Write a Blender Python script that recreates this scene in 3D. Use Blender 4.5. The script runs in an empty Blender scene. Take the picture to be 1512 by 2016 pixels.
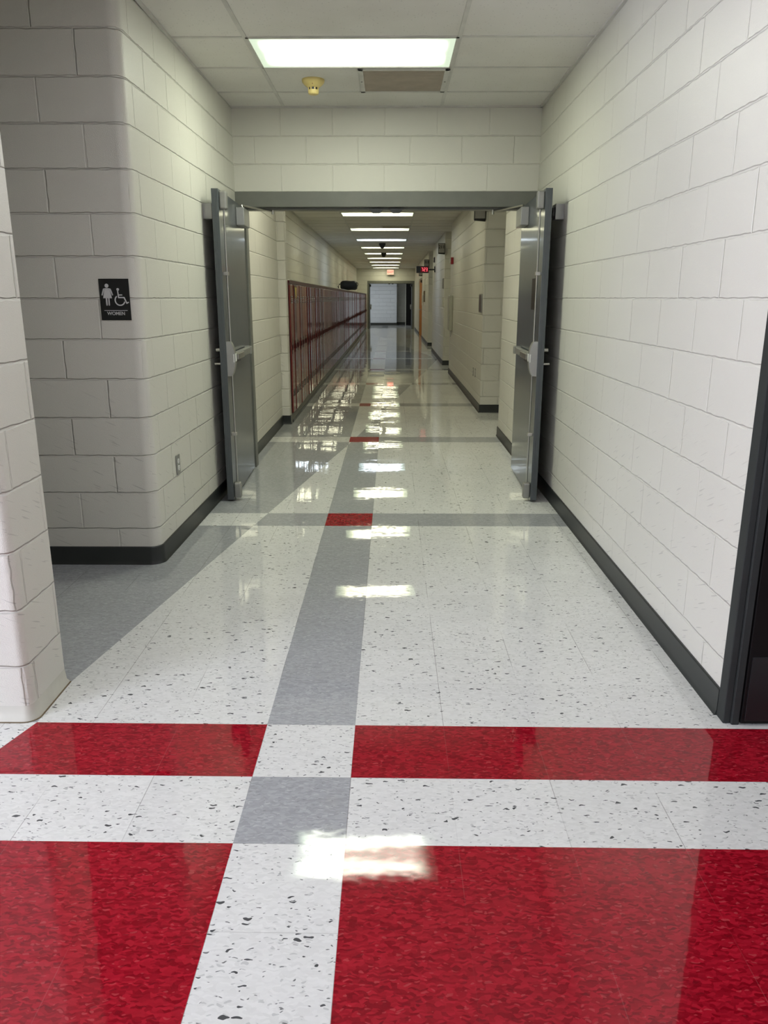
import bpy, bmesh, math, random
from mathutils import Vector, Matrix
R = math.radians
random.seed(7)
C = bpy.context.scene.collection
sc = bpy.context.scene
BLK = 0.4064
CRS = 0.2032
ZN = 2.85      # ceiling of the near hall
ZC = 2.775     # ceiling of the corridor beyond the doors

# ------------------------------------------------------------------ node helper
class NT:
    def __init__(s, name):
        s.mat = bpy.data.materials.new(name); s.mat.use_nodes = True
        s.t = s.mat.node_tree; s.n = s.t.nodes; s.l = s.t.links
        s.b = s.n['Principled BSDF']
    def put(s, sock, v):
        if isinstance(v, bpy.types.NodeSocket): s.l.new(v, sock)
        elif v is not None:
            sock.default_value = v
    def m(s, op, a=None, b=None, c=None, clamp=False):
        n = s.n.new('ShaderNodeMath'); n.operation = op; n.use_clamp = clamp
        for i, v in enumerate((a, b, c)): s.put(n.inputs[i], v)
        return n.outputs[0]
    def mix(s, f, a, b):
        n = s.n.new('ShaderNodeMix'); n.data_type = 'RGBA'
        s.put(n.inputs[0], f); s.put(n.inputs[6], a); s.put(n.inputs[7], b)
        return n.outputs[2]
    def mixf(s, f, a, b):
        n = s.n.new('ShaderNodeMix'); n.data_type = 'FLOAT'
        s.put(n.inputs[0], f); s.put(n.inputs[2], a); s.put(n.inputs[3], b)
        return n.outputs[0]
    def ss(s, v, lo, hi, a=0.0, b=1.0):
        n = s.n.new('ShaderNodeMapRange'); n.interpolation_type = 'SMOOTHSTEP'
        s.put(n.inputs[0], v); n.inputs[1].default_value = lo; n.inputs[2].default_value = hi
        n.inputs[3].default_value = a; n.inputs[4].default_value = b
        return n.outputs[0]
    def xyz(s, x, y, z):
        n = s.n.new('ShaderNodeCombineXYZ')
        for i, v in enumerate((x, y, z)): s.put(n.inputs[i], v)
        return n.outputs[0]
    def sep(s, v):
        n = s.n.new('ShaderNodeSeparateXYZ'); s.l.new(v, n.inputs[0]); return n.outputs
    def noise(s, vec, scale, detail=2.0, rough=0.5, flat=False):
        n = s.n.new('ShaderNodeTexNoise'); n.noise_dimensions = '2D' if flat else '3D'; s.put(n.inputs['Vector'], vec)
        n.inputs['Scale'].default_value = scale; n.inputs['Detail'].default_value = detail
        n.inputs['Roughness'].default_value = rough
        return n.outputs
    def voro(s, vec, scale=1.0, rand=1.0, flat=False):
        n = s.n.new('ShaderNodeTexVoronoi'); n.voronoi_dimensions = '2D' if flat else '3D'; s.put(n.inputs['Vector'], vec)
        n.inputs['Scale'].default_value = scale; n.inputs['Randomness'].default_value = rand
        return n.outputs
    def wn(s, vec):
        n = s.n.new('ShaderNodeTexWhiteNoise'); n.noise_dimensions = '3D'; s.put(n.inputs['Vector'], vec)
        return n.outputs
    def bump(s, h, strength, dist, normal=None):
        n = s.n.new('ShaderNodeBump'); n.inputs['Strength'].default_value = strength
        n.inputs['Distance'].default_value = dist; s.l.new(h, n.inputs['Height'])
        if normal: s.l.new(normal, n.inputs['Normal'])
        return n.outputs[0]
    def coord(s, k):
        n = s.n.new('ShaderNodeTexCoord'); return n.outputs[k]
    def pos(s):
        return s.n.new('ShaderNodeNewGeometry').outputs['Position']

def plain(name, col, rough=0.5, metal=0.0, coat=0.0, grain=0.0, gscale=200.0, spec=0.5):
    t = NT(name); b = t.b
    v = t.noise(t.coord('Object'), 9.0, 3.0)[0]
    c = t.mix(t.ss(v, 0.3, 0.7), tuple(x*0.94 for x in col)+(1,), tuple(min(1, x*1.05) for x in col)+(1,))
    t.put(b.inputs['Base Color'], c)
    b.inputs['Roughness'].default_value = rough; b.inputs['Metallic'].default_value = metal
    b.inputs['Coat Weight'].default_value = coat; b.inputs['Specular IOR Level'].default_value = spec
    b.inputs['Coat Roughness'].default_value = 0.08
    if grain:
        h = t.noise(t.coord('Object'), gscale, 2.0)[0]
        t.put(b.inputs['Normal'], t.bump(h, grain, 0.002))
    return t.mat

def glow(name, col, strength):
    t = NT(name)
    t.b.inputs['Base Color'].default_value = col+(1,)
    t.b.inputs['Emission Color'].default_value = col+(1,)
    t.b.inputs['Emission Strength'].default_value = strength
    return t.mat

# ------------------------------------------------------------------ materials
def block_mat(name, col, rough=0.42, depth=0.0070):
    """painted concrete block: running bond joints, stippled paint"""
    t = NT(name); b = t.b
    u, v, _ = t.sep(t.coord('UV'))
    row = t.m('FLOOR', t.m('DIVIDE', v, CRS))
    odd = t.m('MODULO', t.m('ADD', row, 100.0), 2.0)
    # every course wanders a little
    jit = t.m('MULTIPLY', t.m('SUBTRACT', t.wn(t.xyz(row, 3.0, 1.0))[0], 0.5), 0.03)
    uu = t.m('ADD', t.m('ADD', t.m('DIVIDE', u, BLK), t.m('MULTIPLY', odd, 0.5)), t.m('ADD', jit, 50.0))
    fu = t.m('FRACT', uu)
    du = t.m('MULTIPLY', t.m('MINIMUM', fu, t.m('SUBTRACT', 1.0, fu)), BLK)
    fv = t.m('FRACT', t.m('DIVIDE', v, CRS))
    dv = t.m('MULTIPLY', t.m('MINIMUM', fv, t.m('SUBTRACT', 1.0, fv)), CRS)
    P = t.pos(); U = t.coord('UV')
    wob = t.m('MULTIPLY', t.m('SUBTRACT', t.noise(U, 22.0, 0.0, flat=True)[0], 0.5), 0.006)
    ju = t.ss(t.m('ADD', du, wob), 0.0010, 0.0062)
    jv = t.ss(t.m('ADD', dv, wob), 0.0010, 0.0066)
    # some head joints are painted nearly flush
    vis = t.mixf(t.wn(t.xyz(t.m('ROUND', uu), row, 4.0))[0], 0.25, 1.0)
    ju2 = t.m('SUBTRACT', 1.0, t.m('MULTIPLY', t.m('SUBTRACT', 1.0, ju), vis))
    j = t.m('MINIMUM', ju2, jv)
    cell = t.wn(t.xyz(t.m('FLOOR', uu), row, 0.0))[0]
    stip = t.noise(U, 260.0, 1.0, 0.6, flat=True)[0]
    big = t.noise(U, 1.3, 0.0, flat=True)[0]
    h = t.m('ADD', j, t.m('ADD', t.m('MULTIPLY', stip, 0.14), t.m('MULTIPLY', cell, 0.10)))
    val = t.m('ADD', t.m('MULTIPLY', t.m('SUBTRACT', cell, 0.5), 0.05), t.m('MULTIPLY', t.m('SUBTRACT', big, 0.5), 0.10))
    c = t.mix(t.m('ADD', 0.5, val), tuple(x*0.80 for x in col)+(1,), tuple(min(1, x*1.2) for x in col)+(1,))
    # scuffs: thin dark strokes low on the wall
    sx = t.sep(P)
    sv = t.xyz(t.m('MULTIPLY', u, 9.0), t.m('MULTIPLY', t.m('ADD', v, t.m('MULTIPLY', u, 0.45)), 120.0), 0.0)
    scn = t.m('MULTIPLY', t.ss(t.noise(sv, 1.0, 0.0, flat=True)[0], 0.80, 0.86), t.ss(sx[2], 0.5, 1.3, 1.0, 0.0))
    c = t.mix(t.m('MULTIPLY', scn, 0.35), c, (0.2, 0.19, 0.18, 1))
    t.put(b.inputs['Base Color'], c)
    b.inputs['Roughness'].default_value = rough
    b.inputs['Specular IOR Level'].default_value = 0.5
    t.put(b.inputs['Normal'], t.bump(h, 1.0, depth))
    return t.mat

WALL = (0.655, 0.640, 0.575)
M = {}
M['block'] = block_mat('painted_block', WALL)
M['block_side'] = block_mat('painted_block_side', WALL, depth=0.0040)
M['block_cool'] = block_mat('painted_block_pale', (0.60, 0.62, 0.64))
M['base'] = plain('black_rubber_base', (0.022, 0.025, 0.024), 0.36)
M['frame'] = plain('frame_paint', (0.155, 0.158, 0.138), 0.40)
M['door'] = plain('slate_door_paint', (0.075, 0.086, 0.093), 0.28, coat=0.2)
M['steel'] = plain('brushed_steel', (0.50, 0.49, 0.46), 0.30, metal=1.0)
M['dsteel'] = plain('dull_bronze_steel', (0.33, 0.33, 0.31), 0.38, metal=0.6)
M['closer'] = plain('closer_cover', (0.36, 0.36, 0.35), 0.40, metal=0.5)
M['black'] = plain('black_paint', (0.010, 0.010, 0.011), 0.35)
M['blackdoor'] = plain('black_door_paint', (0.005, 0.0045, 0.0045), 0.5, spec=0.2)
M['blackframe'] = plain('black_frame_paint', (0.030, 0.033, 0.032), 0.55, spec=0.2)
M['reflection_dark'] = plain('dark_reflection_tone', (0.030, 0.022, 0.020), 0.45, spec=0.15)  # tone of the dark reflection put on the right gray leaf
M['white'] = plain('white_paint', (0.72, 0.72, 0.70), 0.4)
M['signwhite'] = plain('sign_white', (0.62, 0.62, 0.62), 0.5)
M['greyplate'] = plain('grey_sign_plate', (0.30, 0.29, 0.27), 0.45)
M['brownplate'] = plain('brown_sign_plate', (0.055, 0.040, 0.036), 0.35)
M['red'] = plain('fire_red', (0.30, 0.012, 0.018), 0.35)
M['detector'] = plain('aged_yellow_plastic', (0.66, 0.53, 0.21), 0.42)
M['bag'] = plain('black_nylon', (0.010, 0.011, 0.011), 0.6, grain=0.5, gscale=300)
M['wood'] = plain('orange_varnished_wood', (0.46, 0.165, 0.018), 0.6, spec=0.2)
M['paper'] = plain('paper', (0.62, 0.60, 0.54), 0.7)
M['tan'] = plain('brown_card', (0.16, 0.12, 0.07), 0.7)
M['yellow'] = plain('yellow_felt', (0.55, 0.42, 0.10), 0.7)
M['tin'] = plain('pale_box_paint', (0.46, 0.46, 0.40), 0.35)
M['curb'] = plain('painted_curb', (0.17, 0.165, 0.14), 0.5)
M['trimpale'] = plain('pale_trim', (0.55, 0.54, 0.47), 0.4)

def locker_mat(name, col, rough):
    t = NT(name); b = t.b
    oi = t.n.new('ShaderNodeObjectInfo')
    c = t.mix(oi.outputs['Random'], tuple(x*0.75 for x in col)+(1,), tuple(x*1.2 for x in col)+(1,))
    t.put(b.inputs['Base Color'], c)
    b.inputs['Roughness'].default_value = rough
    b.inputs['Coat Weight'].default_value = 0.0; b.inputs['Specular IOR Level'].default_value = 0.55
    h = t.noise(t.coord('Object'), 7.0, 2.0)[0]
    t.put(b.inputs['Normal'], t.bump(h, 0.05, 0.004))
    return t.mat
M['locker'] = locker_mat('red_locker_enamel', (0.150, 0.022, 0.020), 0.11)
M['lockerframe'] = plain('shaded_red_enamel', (0.060, 0.006, 0.007), 0.35)  # locker red darkened: shade of gaps and fascia put into the colour
M['slot'] = plain('dark_slot', (0.012, 0.004, 0.004), 0.5)

def ceil_mat():
    t = NT('acoustic_tile'); b = t.b; P = t.pos()
    n1 = t.noise(P, 120.0, 3.0, 0.7)[0]; v = t.voro(P, 55.0)
    hole = t.m('MULTIPLY', t.m('LESS_THAN', v[0], 0.22), t.m('GREATER_THAN', t.sep(v[1])[0], 0.7))
    c = t.mix(t.m('MULTIPLY', hole, 0.35), (0.76, 0.745, 0.70, 1), (0.33, 0.32, 0.29, 1))
    c = t.mix(t.m('MULTIPLY', t.ss(t.noise(P, 2.0, 3.0)[0], 0.35, 0.75), 0.25), c, (0.53, 0.50, 0.44, 1))
    t.put(b.inputs['Base Color'], c); b.inputs['Roughness'].default_value = 0.9
    t.put(b.inputs['Normal'], t.bump(t.m('SUBTRACT', n1, hole), 0.35, 0.003))
    return t.mat
M['tile'] = ceil_mat()
M['grid'] = plain('ceiling_grid_paint', (0.60, 0.59, 0.55), 0.45)

def lens_mat(name, col, peak, low):
    t = NT(name); b = t.b
    x, y, z = t.sep(t.coord('Object'))
    g = None
    for c0 in (-0.125, 0.125):
        d = t.m('DIVIDE', t.m('SUBTRACT', y, c0), 0.075)
        e = t.m('POWER', 2.718, t.m('MULTIPLY', t.m('MULTIPLY', d, d), -1.0))
        g = e if g is None else t.m('ADD', g, e)
    ends = t.ss(t.m('ABSOLUTE', x), 0.38, 0.565, 1.0, 0.0)
    yend = t.ss(t.m('ABSOLUTE', y), 0.21, 0.272, 1.0, 0.0)
    s = t.m('ADD', low, t.m('MULTIPLY', peak, t.m('MULTIPLY', t.m('MULTIPLY', t.m('ADD', t.m('MULTIPLY', g, 0.75), 0.25), ends), yend)))
    b.inputs['Base Color'].default_value = (0.6, 0.62, 0.58, 1)
    b.inputs['Roughness'].default_value = 0.3
    t.put(b.inputs['Emission Color'], t.mix(ends, (col[0]*0.86, col[1], col[2]*0.92, 1), col+(1,)))
    t.put(b.inputs['Emission Strength'], s)
    return t.mat
M['lens_near'] = lens_mat('fluorescent_lens', (0.95, 1.0, 0.82), 27.0, 0.60)
M['lens_hall'] = lens_mat('fluorescent_lens_warm', (1.0, 0.97, 0.68), 9.2, 1.5)
M['lens_blue'] = lens_mat('fluorescent_lens_cool', (0.80, 0.90, 1.0), 14.0, 1.5)
M['lens_lobby'] = lens_mat('lobby_lens', (0.96, 0.94, 1.0), 3.5, 1.5)
M['lens_cool'] = lens_mat('overhead_lens_cool', (0.94, 0.93, 1.0), 16.0, 2.0)
M['lens_first'] = lens_mat('fluorescent_lens_first', (1.0, 0.98, 0.78), 18.0, 1.5)
M['lens_far'] = lens_mat('far_lens', (0.90, 0.95, 1.0), 28.0, 1.5)

def floor_mat():
    t = NT('vinyl_composition_tile'); b = t.b
    P = t.pos(); x, y, z = t.sep(P)
    T = 0.3048
    # the near border courses run a hair out of square
    skew = t.m('MULTIPLY', t.m('MULTIPLY', t.m('ADD', x, 0.30), 0.0095), t.ss(y, 2.5, 4.4, 1.0, 0.0))
    yy = t.m('ADD', y, skew)
    ux = t.m('DIVIDE', t.m('ADD', x, 0.424), T)
    uy = t.m('DIVIDE', t.m('SUBTRACT', yy, 2.398), T)
    ix = t.m('FLOOR', ux); iy = t.m('FLOOR', uy)
    def is_(a, k): return t.m('COMPARE', a, float(k), 0.1)
    def mx(*a):
        r = a[0]
        for q in a[1:]: r = t.m('MAXIMUM', r, q)
        return r
    strip = is_(ix, 0)
    # rows with a cross band
    rows = [8, 18, 27, 36, 45, 55, 64, 73, 82, 91, 100, 109]
    cross = mx(*[is_(iy, k) for k in rows])
    far = t.m('GREATER_THAN', iy, -0.5)
    redrow = mx(is_(iy, -1), t.m('MULTIPLY', t.m('LESS_THAN', iy, -2.5), t.m('GREATER_THAN', iy, -6.5)))
    whiterow = is_(iy, -2)
    # the long diagonal between the two colour fields
    d1 = t.m('ADD', -1.23, t.m('MULTIPLY', t.m('SUBTRACT', y, 2.69), 0.160))
    d2 = t.m('ADD', -0.403, t.m('MULTIPLY', t.m('SUBTRACT', y, 7.86), 0.137))
    d0 = t.m('ADD', -1.228, t.m('MULTIPLY', t.m('SUBTRACT', y, 2.41), 0.30))
    xd = t.mixf(t.m('GREATER_THAN', y, 7.86), d1, d2)
    xd = t.mixf(t.m('LESS_THAN', y, 2.69), xd, t.mixf(t.m('LESS_THAN', y, 2.41), -1.228, d0))
    xd = t.mixf(t.m('GREATER_THAN', y, 19.2), xd, t.m('SUBTRACT', 1.15, t.m('MULTIPLY', t.m('SUBTRACT', y, 19.2), 0.137)))
    left = t.m('LESS_THAN', x, xd)
    # far field: gray where (strip xor cross) xor left, red where strip and cross
    a = t.m('ABSOLUTE', t.m('SUBTRACT', strip, cross))
    gray_far = t.m('ABSOLUTE', t.m('SUBTRACT', a, left))
    red_far = t.m('MULTIPLY', strip, cross)
    gray_far = t.m('MULTIPLY', gray_far, t.m('SUBTRACT', 1.0, red_far))
    # near field
    red_near = t.m('MULTIPLY', redrow, t.m('SUBTRACT', 1.0, strip))
    red_near = t.m('MULTIPLY', red_near, t.m('SUBTRACT', 1.0, t.m('MULTIPLY', left, is_(iy, -1))))
    gray_near = t.m('MULTIPLY', whiterow, strip)
    gray = t.mixf(far, gray_near, gray_far)
    red = t.mixf(far, red_near, red_far)
    # chips
    tid = t.wn(t.xyz(ix, iy, 5.0))
    wv = t.noise(P, 60.0, 0.0, flat=True)[1]
    wsep = t.sep(wv)
    px = t.m('ADD', x, t.m('MULTIPLY', t.m('SUBTRACT', wsep[0], 0.5), 0.016))
    py = t.m('ADD', y, t.m('MULTIPLY', t.m('SUBTRACT', wsep[1], 0.5), 0.010))
    def cells(sx, sy, o):
        v = t.voro(t.xyz(t.m('MULTIPLY_ADD', px, sx, o), t.m('MULTIPLY_ADD', py, sy, o), 0.0), 1.0, flat=True)
        cs = t.sep(v[1]); return v[0], cs[0], cs[1]
    dA, rA, sA = cells(40.0, 105.0, 0.5)
    dB, rB, sB = cells(58.0, 150.0, 7.5)
    dC, rC, sC = cells(72.0, 165.0, 3.5)
    dD, rD, sD = cells(105.0, 290.0, 11.5)
    blk = t.m('MULTIPLY', t.m('GREATER_THAN', rA, 0.950), t.m('LESS_THAN', dA, t.m('ADD', 0.10, t.m('MULTIPLY', sA, 0.33))))
    blk2 = t.m('MULTIPLY', t.m('GREATER_THAN', rD, 0.972), t.m('LESS_THAN', dD, 0.40))
    gry = t.m('MULTIPLY', t.m('GREATER_THAN', rB, 0.86), t.m('LESS_THAN', dB, t.m('ADD', 0.15, t.m('MULTIPLY', sB, 0.30))))
    blk = t.m('MAXIMUM', blk, t.m('MULTIPLY', blk2, 0.85))
    tv = t.m('SUBTRACT', tid[0], 0.5)
    w = t.mix(rC, (0.655, 0.66, 0.635, 1), (0.735, 0.74, 0.715, 1))
    w = t.mix(t.m('MULTIPLY', gry, 0.55), w, (0.40, 0.41, 0.40, 1))
    w = t.mix(t.m('MULTIPLY', blk, 0.93), w, (0.030, 0.032, 0.036, 1))
    g = t.mix(rC, (0.315, 0.325, 0.335, 1), (0.405, 0.415, 0.425, 1))
    g = t.mix(t.m('MULTIPLY', gry, 0.6), g, (0.50, 0.51, 0.52, 1))
    g = t.mix(t.m('MULTIPLY', blk2, 0.5), g, (0.16, 0.165, 0.17, 1))
    r = t.mix(rC, (0.185, 0.002, 0.008, 1), (0.375, 0.009, 0.022, 1))
    r = t.mix(t.m('MULTIPLY', gry, 0.5), r, (0.46, 0.055, 0.065, 1))
    r = t.mix(t.m('MULTIPLY', t.m('MULTIPLY', t.m('GREATER_THAN', rA, 0.86), t.m('LESS_THAN', dA, 0.3)), 0.6), r, (0.13, 0.003, 0.008, 1))
    col = t.mix(gray, w, g); col = t.mix(red, col, r)
    # hairline seams
    fx = t.m('FRACT', ux); fy = t.m('FRACT', uy)
    sx = t.m('MULTIPLY', t.m('MINIMUM', fx, t.m('SUBTRACT', 1.0, fx)), T)
    sy = t.m('MULTIPLY', t.m('MINIMUM', fy, t.m('SUBTRACT', 1.0, fy)), T)
    lx = t.m('MULTIPLY', t.m('LESS_THAN', sx, 0.0011), t.mixf(t.ss(t.noise(P, 2.5, 0.0, flat=True)[0], 0.42, 0.56), 0.12, 0.75))
    ly = t.m('MULTIPLY', t.m('LESS_THAN', sy, 0.0008), t.mixf(t.ss(t.noise(P, 2.1, 0.0, flat=True)[0], 0.52, 0.64), 0.02, 0.45))
    seam = t.m('MAXIMUM', lx, ly)
    col = t.mix(t.m('MULTIPLY', seam, t.mixf(red, 0.75, 0.16)), col, t.mix(red, (0.12, 0.11, 0.10, 1), (0.42, 0.20, 0.20, 1)))
    tvn = t.mix(t.m('ADD', 0.5, t.m('MULTIPLY', tv, 0.30)), (0.90, 0.90, 0.90, 1), (1.06, 1.06, 1.06, 1))
    mul = t.n.new('ShaderNodeMix'); mul.data_type = 'RGBA'; mul.blend_type = 'MULTIPLY'
    mul.inputs[0].default_value = 1.0
    t.l.new(col, mul.inputs[6]); t.l.new(tvn, mul.inputs[7])
    t.put(b.inputs['Base Color'], mul.outputs[2])
    # waxed surface: each tile lies a touch out of plane, wax ripples across it
    rr = t.sep(t.wn(t.xyz(ix, iy, 2.0))[1])
    q = t.xyz(t.m('MULTIPLY', x, 2.6), t.m('MULTIPLY', y, 13.0), 0.0)
    n1 = t.sep(t.noise(q, 1.0, 1.0, 0.55, flat=True)[1])
    n2 = t.sep(t.noise(t.xyz(t.m('MULTIPLY', x, 30.0), t.m('MULTIPLY', y, 60.0), 4.0), 1.0, 0.0, flat=True)[1])
    def c3(k, a1, a2, a3):
        s_ = t.m('MULTIPLY', t.m('SUBTRACT', rr[k], 0.5), a1)
        s_ = t.m('ADD', s_, t.m('MULTIPLY', t.m('SUBTRACT', n1[k], 0.5), a2))
        return t.m('ADD', s_, t.m('MULTIPLY', t.m('SUBTRACT', n2[k], 0.5), a3))
    nx = c3(0, 0.0040, 0.009, 0.005); ny = c3(1, 0.0050, 0.013, 0.006)
    vm = t.n.new('ShaderNodeVectorMath'); vm.operation = 'NORMALIZE'
    t.l.new(t.xyz(nx, ny, 1.0), vm.inputs[0])
    t.put(b.inputs['Normal'], vm.outputs[0])
    rg = t.mixf(t.noise(P, 5.0, 1.0, flat=True)[0], 0.012, 0.050)
    t.put(b.inputs['Roughness'], rg)
    b.inputs['IOR'].default_value = 1.42
    return t.mat
M['floor'] = floor_mat()

# ------------------------------------------------------------------ mesh helpers
def link(name, bm, mats, parent=None, loc=None, rot=None, smooth=None):
    me = bpy.data.meshes.new(name); bm.normal_update(); bm.to_mesh(me); bm.free()
    for m in (mats if isinstance(mats, (list, tuple)) else [mats]): me.materials.append(M[m] if isinstance(m, str) else m)
    if smooth is not None:
        for p in me.polygons: p.use_smooth = True
        me.set_sharp_from_angle(angle=R(smooth))
    o = bpy.data.objects.new(name, me); C.objects.link(o)
    if parent: o.parent = parent
    if loc: o.location = loc
    if rot: o.rotation_euler = rot
    return o

def box(bm, x0, x1, y0, y1, z0, z1, mi=0, bev=0.0):
    mm = Matrix.Translation(((x0+x1)/2, (y0+y1)/2, (z0+z1)/2)) @ Matrix.Diagonal((abs(x1-x0), abs(y1-y0), abs(z1-z0), 1))
    r = bmesh.ops.create_cube(bm, size=1.0, matrix=mm)
    fs = {f for v in r['verts'] for f in v.link_faces}
    if bev > 0:
        es = {e for v in r['verts'] for e in v.link_edges}
        rb = bmesh.ops.bevel(bm, geom=list(es), offset=bev, segments=2, profile=0.5, affect='EDGES')
        fs = set(rb['faces']) | {f for f in fs if f.is_valid}
        seen = set()
        st = list(fs)
        while st:
            f = st.pop()
            if f in seen: continue
            seen.add(f)
            for e in f.edges:
                for g in e.link_faces:
                    if g not in seen: st.append(g)
        fs = seen
    for f in fs: f.material_index = mi

def B(x0, x1, y0, y1, z0, z1, bev=0.0):
    bm = bmesh.new(); box(bm, x0, x1, y0, y1, z0, z1, 0, bev); return bm

def tube(bm, pts, r, seg=10, mi=0):
    pts = [Vector(p) for p in pts]; rings = []
    for i, p in enumerate(pts):
        d = (pts[min(i+1, len(pts)-1)] - pts[max(i-1, 0)]).normalized()
        a = Vector((0, 0, 1)) if abs(d.z) < 0.9 else Vector((1, 0, 0))
        u = d.cross(a).normalized(); w = d.cross(u)
        rings.append([bm.verts.new(p + u*r*math.cos(2*math.pi*k/seg) + w*r*math.sin(2*math.pi*k/seg)) for k in range(seg)])
    for i in range(len(rings)-1):
        for k in range(seg):
            f = bm.faces.new((rings[i][k], rings[i][(k+1) % seg], rings[i+1][(k+1) % seg], rings[i+1][k])); f.material_index = mi
    for rg in (rings[0][::-1], rings[-1]):
        f = bm.faces.new(rg); f.material_index = mi
    bmesh.ops.recalc_face_normals(bm, faces=bm.faces[:])

def lathe(bm, prof, seg=28, mi=0):
    rings = []
    for r, z in prof:
        if r < 1e-6: rings.append([bm.verts.new((0, 0, z))])
        else: rings.append([bm.verts.new((r*math.cos(2*math.pi*k/seg), r*math.sin(2*math.pi*k/seg), z)) for k in range(seg)])
    for a, c in zip(rings, rings[1:]):
        for k in range(seg):
            k2 = (k+1) % seg
            vs = [a[k % len(a)], a[k2 % len(a)], c[k2 % len(c)], c[k % len(c)]]
            u = []
            for v in vs:
                if v not in u: u.append(v)
            if len(u) >= 3:
                f = bm.faces.new(u); f.material_index = mi
    bmesh.ops.recalc_face_normals(bm, faces=bm.faces[:])

def arc(cx, cy, r, a0, a1, n=8):
    return [(cx + r*math.cos(R(a0 + (a1-a0)*i/n)), cy + r*math.sin(R(a0 + (a1-a0)*i/n))) for i in range(n+1)]

def prism(bm, poly, z0, z1, px=0.0, py=0.0, mi=0):
    """upright slab on a plan outline (counter-clockwise); UV in metres for the block courses"""
    uv = bm.loops.layers.uv.verify()
    lo = [bm.verts.new((x, y, z0)) for x, y in poly]; hi = [bm.verts.new((x, y, z1)) for x, y in poly]
    n = len(poly)
    for i in range(n):
        j = (i+1) % n
        f = bm.faces.new((lo[i], lo[j], hi[j], hi[i])); f.material_index = mi
        dx, dy = poly[j][0]-poly[i][0], poly[j][1]-poly[i][1]
        for l in f.loops:
            c = l.vert.co
            u = (c.y - px*BLK) if abs(dy) > abs(dx) else (c.x - py*BLK)
            l[uv].uv = (u, c.z)
    f = bm.faces.new(hi); f.material_index = mi
    f = bm.faces.new(lo[::-1]); f.material_index = mi

def struct(name, bm, mats, label=None, cat=None, smooth=None, parent=None):
    o = link(name, bm, mats, parent, smooth=smooth)
    if parent is None:
        o['kind'] = 'structure'
        if label: o['label'] = label
        if cat: o['category'] = cat
    return o

def tag(o, label, cat, group=None):
    o['label'] = label; o['category'] = cat
    if group: o['group'] = group
    return o

def thing(name, label, cat, loc=(0, 0, 0), rot=(0, 0, 0), group=None):
    o = bpy.data.objects.new(name, None); C.objects.link(o)
    o.empty_display_size = 0.1
    o.location = loc; o.rotation_euler = rot
    return tag(o, label, cat, group)

def flat(bm, pts, z0, z1, mi=0):
    """a small raised shape: outline in local x,z extruded along -y from z0 to z1"""
    a = [bm.verts.new((x, -z0, y)) for x, y in pts]; c = [bm.verts.new((x, -z1, y)) for x, y in pts]
    n = len(pts); fs = []
    for i in range(n):
        j = (i+1) % n; fs.append(bm.faces.new((a[i], a[j], c[j], c[i])))
    fs.append(bm.faces.new(c)); fs.append(bm.faces.new(a[::-1]))
    for f in fs: f.material_index = mi
    bmesh.ops.recalc_face_normals(bm, faces=fs)

def stroke(bm, pts, w, z0, z1, mi=0):
    """a stroke of width w along a polyline in x,z"""
    P = [Vector(p) for p in pts]; L, Rr = [], []
    for i, p in enumerate(P):
        d0 = (P[i]-P[i-1]).normalized() if i else (P[1]-P[0]).normalized()
        d1 = (P[i+1]-P[i]).normalized() if i < len(P)-1 else d0
        n0 = Vector((-d0.y, d0.x)); n1 = Vector((-d1.y, d1.x)); n = (n0+n1).normalized()
        k = w/2/max(0.4, n.dot(n0))
        L.append(p+n*k); Rr.append(p-n*k)
    for i in range(len(P)-1):
        flat(bm, [tuple(L[i]), tuple(L[i+1]), tuple(Rr[i+1]), tuple(Rr[i])], z0, z1, mi)

def text_obj(name, s, size, mat, parent, loc, rot=(R(90), 0, 0), bold=0.0, depth=0.0012):
    cu = bpy.data.curves.new(name, 'FONT'); cu.body = s; cu.size = size
    cu.align_x = 'CENTER'; cu.align_y = 'CENTER'; cu.extrude = depth; cu.offset = bold
    tmp = bpy.data.objects.new(name+'_tmp', cu); C.objects.link(tmp)
    dg = bpy.context.evaluated_depsgraph_get(); dg.update()
    me = bpy.data.meshes.new_from_object(tmp.evaluated_get(dg))
    bpy.data.objects.remove(tmp)
    me.materials.clear(); me.materials.append(M[mat])
    o = bpy.data.objects.new(name, me); C.objects.link(o)
    o.parent = parent; o.location = loc; o.rotation_euler = rot
    return o

# ------------------------------------------------------------------ setting
bm = bmesh.new()
uvv = [bm.verts.new(p) for p in ((-6, -6, 0), (6, -6, 0), (6, 46.5, 0), (-6, 46.5, 0))]
bm.faces.new(uvv)
r = bmesh.ops.extrude_face_region(bm, geom=bm.faces[:])
bmesh.ops.translate(bm, vec=(0, 0, -0.2), verts=[g for g in r['geom'] if isinstance(g, bmesh.types.BMVert)])
bmesh.ops.recalc_face_normals(bm, faces=bm.faces[:])
struct('floor', bm, 'floor', 'glossy speckled vinyl tile floor in white, gray and red', 'floor')

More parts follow.
